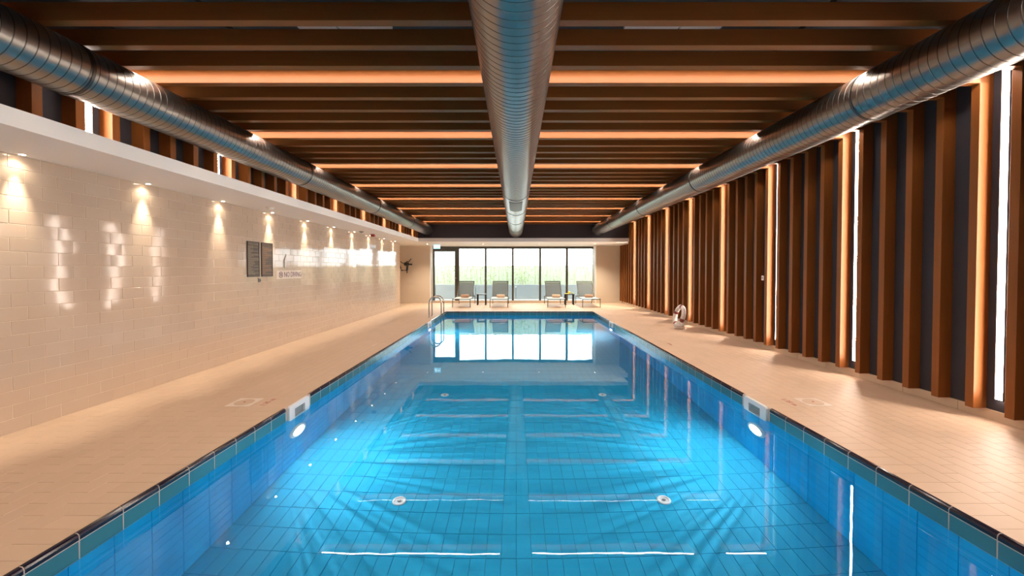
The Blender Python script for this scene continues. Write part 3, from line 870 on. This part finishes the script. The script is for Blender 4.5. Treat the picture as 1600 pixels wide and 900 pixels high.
MB().tube([(0.003, -0.03, -0.13), (0.003, -0.035, -0.03), (0.003, -0.04, 0.04), (0.003, 0.0, 0.10), (0.003, 0.03, 0.16)], [0.004, 0.011, 0.013, 0.010, 0.004], 8).build('curved_stroke', M['grey_ink'], dg)
sm = MB(); rnd = random.Random(5)
for i in range(5): sm.box(0, 0.002, 0.09+i*0.05, 0.10+i*0.05, -0.12, -0.12+rnd.choice([0.06, 0.08, 0.10])); sm.box(0, 0.002, 0.10+i*0.05, 0.125+i*0.05, -0.05, -0.042)
sm.build('faint_lettering', M['plate'], dg)
sw = thing('wall_socket', 'tiny grey fitting on the tiles below the gap between the notice boards', 'fitting', (XL+0.001, 7.09, 1.305))
MB().box(0, 0.02, -0.022, 0.022, -0.035, 0.035, ch=0.004).build('body', M['grey_flap'], sw)
MB().box(0.02, 0.026, -0.010, 0.010, -0.018, 0.018, ch=0.002).build('button', M['black'], sw)
pbt = thing('push_button', 'tiny white button on a wood slat of the right wall', 'button', (4.62, 7.36, 1.34))
MB().box(-0.018, 0.0, -0.03, 0.03, -0.045, 0.045, ch=0.004).build('body', M['white_plastic'], pbt)
MB().box(-0.024, -0.018, -0.012, 0.012, -0.012, 0.012, ch=0.002).build('button_cap', M['grey_flap'], pbt)

# deck markings and skimmer lids
def marking(x, y, s, name, lab, flip, size=0.085, m='red_ink'):
    me = text_mb(s, size, 0.0008); me.materials.clear(); me.materials.append(M[m])
    t = thing(name, lab, 'depth marking', (x, y, 0.0012), math.radians(90 if flip else -90))
    o = bpy.data.objects.new('figures', me); col.objects.link(o); o.parent = t; o['kind'] = 'stuff'
marking(-2.80, 4.43, '1.35 m', 'depth_marking', 'red depth figures on the deck beside the near skimmer, tiled wall side', True)
marking(3.09, 4.43, '1.35 m', 'depth_marking', 'red depth figures on the deck beside the near skimmer, wood slat side', False)
marking(-2.80, 7.8, '1.35 m', 'depth_marking', 'faint depth figures on the deck further along, tiled wall side', True, m='plate')
marking(3.09, 7.9, '1.35 m', 'depth_marking', 'faint depth figures on the deck further along, wood slat side', False)
for (x, y, lab) in ((-3.06, 4.42, 'square pale skimmer lid set in the deck, tiled wall side'), (3.36, 4.43, 'square pale skimmer lid set in the deck, wood slat side')):
    t = thing('skimmer_lid', lab, 'lid', (x, y, 0.0005), 0, 'square skimmer lids in the deck')
    fm = MB(); fm.box(-0.135, 0.135, -0.135, 0.135, 0, 0.002); fm.build('rim', M['plate'], t)
    MB().lathe([(0.10, 0.002), (0.10, 0.004), (0.095, 0.005)], n=32).build('cover', M['deck'], t)
    MB().lathe([(0.012, 0.005), (0.012, 0.007), (0.008, 0.008)], n=12).build('keyhole', M['red_ink'], t)

# ------------------------------------------------------------------ sun loungers
def make_lounger():
    t = thing('sun_lounger', '', 'sun lounger', (0, 0, 0), 0, 'sun loungers in front of the glazing')
    W = 0.345
    m = MB()
    for s in (-1, 1):
        m.tube([(s*W, 0.0, 0.33), (s*W, 1.95, 0.33)], 0.016, 8)
    m.tube([(-W, 0.0, 0.33), (W, 0.0, 0.33)], 0.016, 8); m.tube([(-W, 1.95, 0.33), (W, 1.95, 0.33)], 0.016, 8)
    m.build('frame', M['lounger_frame'], t)
    for (s, y) in ((-1, 0.03), (1, 0.03), (-1, 1.80), (1, 1.80)):
        MB().tube([(s*W, y, 0.32), (s*(W+0.005), y, 0.0)], 0.013, 8).build('leg', M['lounger_frame'], t)
    m = MB(); n = 8; vs = []
    for i in range(n+1):
        y = 0.02 + 1.10*i/n; sag = 0.02*math.sin(PI*i/n)
        for j in range(5):
            u = -1+j/2; vs.append((u*(W-0.02), y, 0.345 - sag*(1-u*u*0.8)))
    k = len(vs); vs += [(x, y, z-0.006) for (x, y, z) in vs]
    fs = [(i*5+j, i*5+j+1, (i+1)*5+j+1, (i+1)*5+j) for i in range(n) for j in range(4)]
    fs += [tuple(reversed([a+k for a in f])) for f in fs]
    m.add(vs, fs, 0, True); m.build('seat_sling', M['seat_sling'], t)
    # raised back
    b0, b1 = Vector((0, 1.12, 0.35)), Vector((0, 1.72, 0.985)); d = b1-b0
    m = MB(); w2 = 0.325
    for s in (-1, 1): m.tube([b0+Vector((s*w2, 0, 0)), b1+Vector((s*w2, 0, 0))], 0.015, 8)
    m.tube([b1+Vector((-w2, 0, 0)), b1+Vector((w2, 0, 0))], 0.012, 8)
    m.tube([b0+d*0.82+Vector((-w2, 0, 0)), b0+d*0.82+Vector((w2, 0, 0))], 0.008, 8)
    bf = m.build('back_frame', M['lounger_frame'], t)
    m = MB(); q = [b0+Vector((-w2, 0, 0)), b0+Vector((w2, 0, 0)), b1+Vector((w2, 0, 0)), b1+Vector((-w2, 0, 0))]
    m.add(q, [(0, 1, 2, 3)]); m.add([p+Vector((0, 0.004, 0)) for p in q], [(3, 2, 1, 0)]); m.build('back_sling', M['mesh_sling'], t)
    for s in (-1, 1):
        MB().tube([b0+d*0.5+Vector((s*(w2-.02), 0.01, 0)), (s*(w2-.02), 1.72, 0.33)], 0.009, 8).build('back_stay', M['lounger_frame'], t)
    return t
labs = ['sun lounger with a dark mesh back, the one by the glass door',
        'sun lounger with a dark mesh back, second from the glass door',
        'sun lounger with a dark mesh back, third from the glass door',
        'sun lounger with a dark mesh back closest to the wood slat wall']
tl = ['rolled brown towel on the lounger by the glass door', 'rolled sand-coloured towel on the second lounger from the door', 'rolled tan towel on the third lounger from the door', 'rolled brown towel on the lounger closest to the wood slats']
base_l = make_lounger()
for i, x in enumerate((-2.145, -0.665, 1.605, 2.98)):
    o = base_l if i == 0 else copy_tree(base_l)
    o.location = (x, 15.48, 0); o['label'] = labs[i]
    tw = thing('rolled_towel', tl[i], 'towel', (x+0.04+(0.02 if i == 2 else 0), 16.28, 0.403), random.uniform(-0.25, 0.25), 'rolled towels on the loungers')
    m = MB(); pr = []
    m.lathe([(0.02, -0.17), (0.056, -0.168), (0.064, -0.15), (0.066, 0), (0.064, 0.15), (0.056, 0.168), (0.02, 0.17)], axis='x', n=16)
    m.build('roll', M['towel'] if i in (0, 3) else M['towel_tan'], tw)
    sp = MB(); pts = [(0.171, 0.006*a*math.cos(a), 0.006*a*math.sin(a)) for a in [k*0.5 for k in range(1, 17)]]
    sp.tube(pts, 0.004, 5); sp.build('spiral_fold', M['towel_tan'] if i in (0, 3) else M['towel'], tw)
# side tables
def side_table(x, y, lab):
    t = thing('side_table', lab, 'side table', (x, y, 0), 0, 'black side tables')
    m = MB().box(-0.20, 0.20, -0.19, 0.19, 0.43, 0.465, ch=0.006); m.build('tabletop', M['black'], t)
    for a in (-1, 1):
        for b in (-1, 1): MB().box(a*0.17-0.022, a*0.17+0.022, b*0.16-0.02, b*0.16+0.02, 0, 0.432).build('leg', M['black'], t)
side_table(-1.44, 16.65, 'black side table with a bare top between the two loungers by the door')
side_table(2.27, 16.75, 'black side table holding yellow things between the other two loungers')
tc = thing('yellow_cup', 'small yellow cup on the black side table', 'cup', (2.26, 16.74, 0.465))
MB().lathe([(0.03, 0), (0.045, 0.04), (0.05, 0.10), (0.046, 0.10), (0.03, 0.02)], n=20).build('bowl', M['yellow'], tc)
MB().tube([(0.045, 0, 0.03), (0.075, 0, 0.045), (0.075, 0, 0.075), (0.048, 0, 0.085)], 0.006, 6).build('handle', M['yellow'], tc)
tag(MB().box(-0.09, 0.09, -0.07, 0.07, 0, 0.022, ch=0.006).build('folded_napkin', M['yellow'], None, (2.16, 16.66, 0.4655)), 'folded yellow napkin on the side table edge', 'napkin')
tag(MB().lathe([(0.008, 0), (0.03, 0.008), (0.036, 0.03), (0.028, 0.055), (0.008, 0.062)], n=16).build('lime_fruit', M['lime'], None, (2.39, 16.68, 0.465)), 'small lime green fruit on the side table', 'fruit')

# ------------------------------------------------------------------ life ring with rope
lr = thing('life_ring', 'white life ring with maroon bands leaning on the wood slats', 'life ring', (4.22, 10.33, 0.0))
R0, r0 = 0.240, 0.055
tilt = Matrix.Rotation(math.radians(14), 4, 'Y')
def rp(a): return tilt @ Vector((0, R0*math.cos(a), R0*math.sin(a)+R0+r0))
segs = MB().tube([rp(2*PI*k/48) for k in range(48)], r0, 16, closed=True); segs.build('ring', M['buoy'], lr)
for c in (0.08, 0.55, 1.12, 1.60):
    MB().tube([rp(PI*(c-0.05+0.1*k/5)) for k in range(6)], r0+0.003, 16, caps=False).build('band', M['buoy_band'], lr)
gl = []
for k in range(48):
    a = 2*PI*k/48; ph = (k % 12)/12; out = 0.075+0.05*math.sin(PI*ph)
    gl.append(tilt @ Vector((0, (R0+out)*math.cos(a), (R0+out)*math.sin(a)+R0+r0)))
rc = MB(); pts = []
for k in range(110):
    a = k*0.42; rr = 0.085 + 0.03*math.sin(k*0.61); pts.append((rr*math.cos(a), rr*1.1*math.sin(a), 0.015+0.105*(k/110)+0.012*math.sin(k*1.3)))
rc.tube(pts, 0.016, 7)
tag(rc.build('rope_coil', M['rope'], None, (4.12, 9.94, 0.0)), 'coil of white rope on the deck in front of the life ring', 'rope')

# ------------------------------------------------------------------ black bracket in the alcove
Zb = 17.5
def q(cx, cy, dy=0.0):
    p = at(615+cx/22.5, 395+cy/22.5, Zb); p.y += dy; return p
bo = q(455, 395)
br = thing('wall_apparatus', 'black metal apparatus with projecting arms fixed to the tan wall beyond the tiles', 'wall bracket', tuple(bo))
def bt(name, pts, r, dy=0.0):
    MB().tube([q(a, b, dy)-bo for a, b in pts], r, 8).build(name, M['black'], br)
MB().lathe([(0.04, -0.10), (0.075, -0.09), (0.085, 0.0), (0.075, 0.09), (0.04, 0.10)], axis='x', n=16).build('motor_body', M['black'], br)
bt('arm', [(545, 405), (600, 408), (655, 412)], 0.036); bt('arm', [(450, 340), (470, 300), (545, 300), (622, 205)], 0.018)
bt('arm', [(385, 405), (300, 350), (235, 300)], 0.016); bt('post', [(485, 430), (482, 520), (472, 620)], 0.045)
bt('stub', [(473, 620), (473, 712)], 0.022); bt('tie_rod', [(470, 615), (290, 618), (250, 560), (237, 440)], 0.013)
MB().lathe([(0.012, -0.03), (0.03, -0.02), (0.03, 0.02), (0.012, 0.03)], tuple(q(290, 618)-bo), n=12).build('knob', M['black'], br)
MB().lathe([(0.012, -0.03), (0.03, -0.02), (0.03, 0.02), (0.012, 0.03)], tuple(q(252, 525)-bo), n=12).build('knob', M['black'], br)
MB().box(-0.05, 0.05, 0.06, YB-bo.y, -0.06, 0.06).build('wall_plate', M['black'], br)
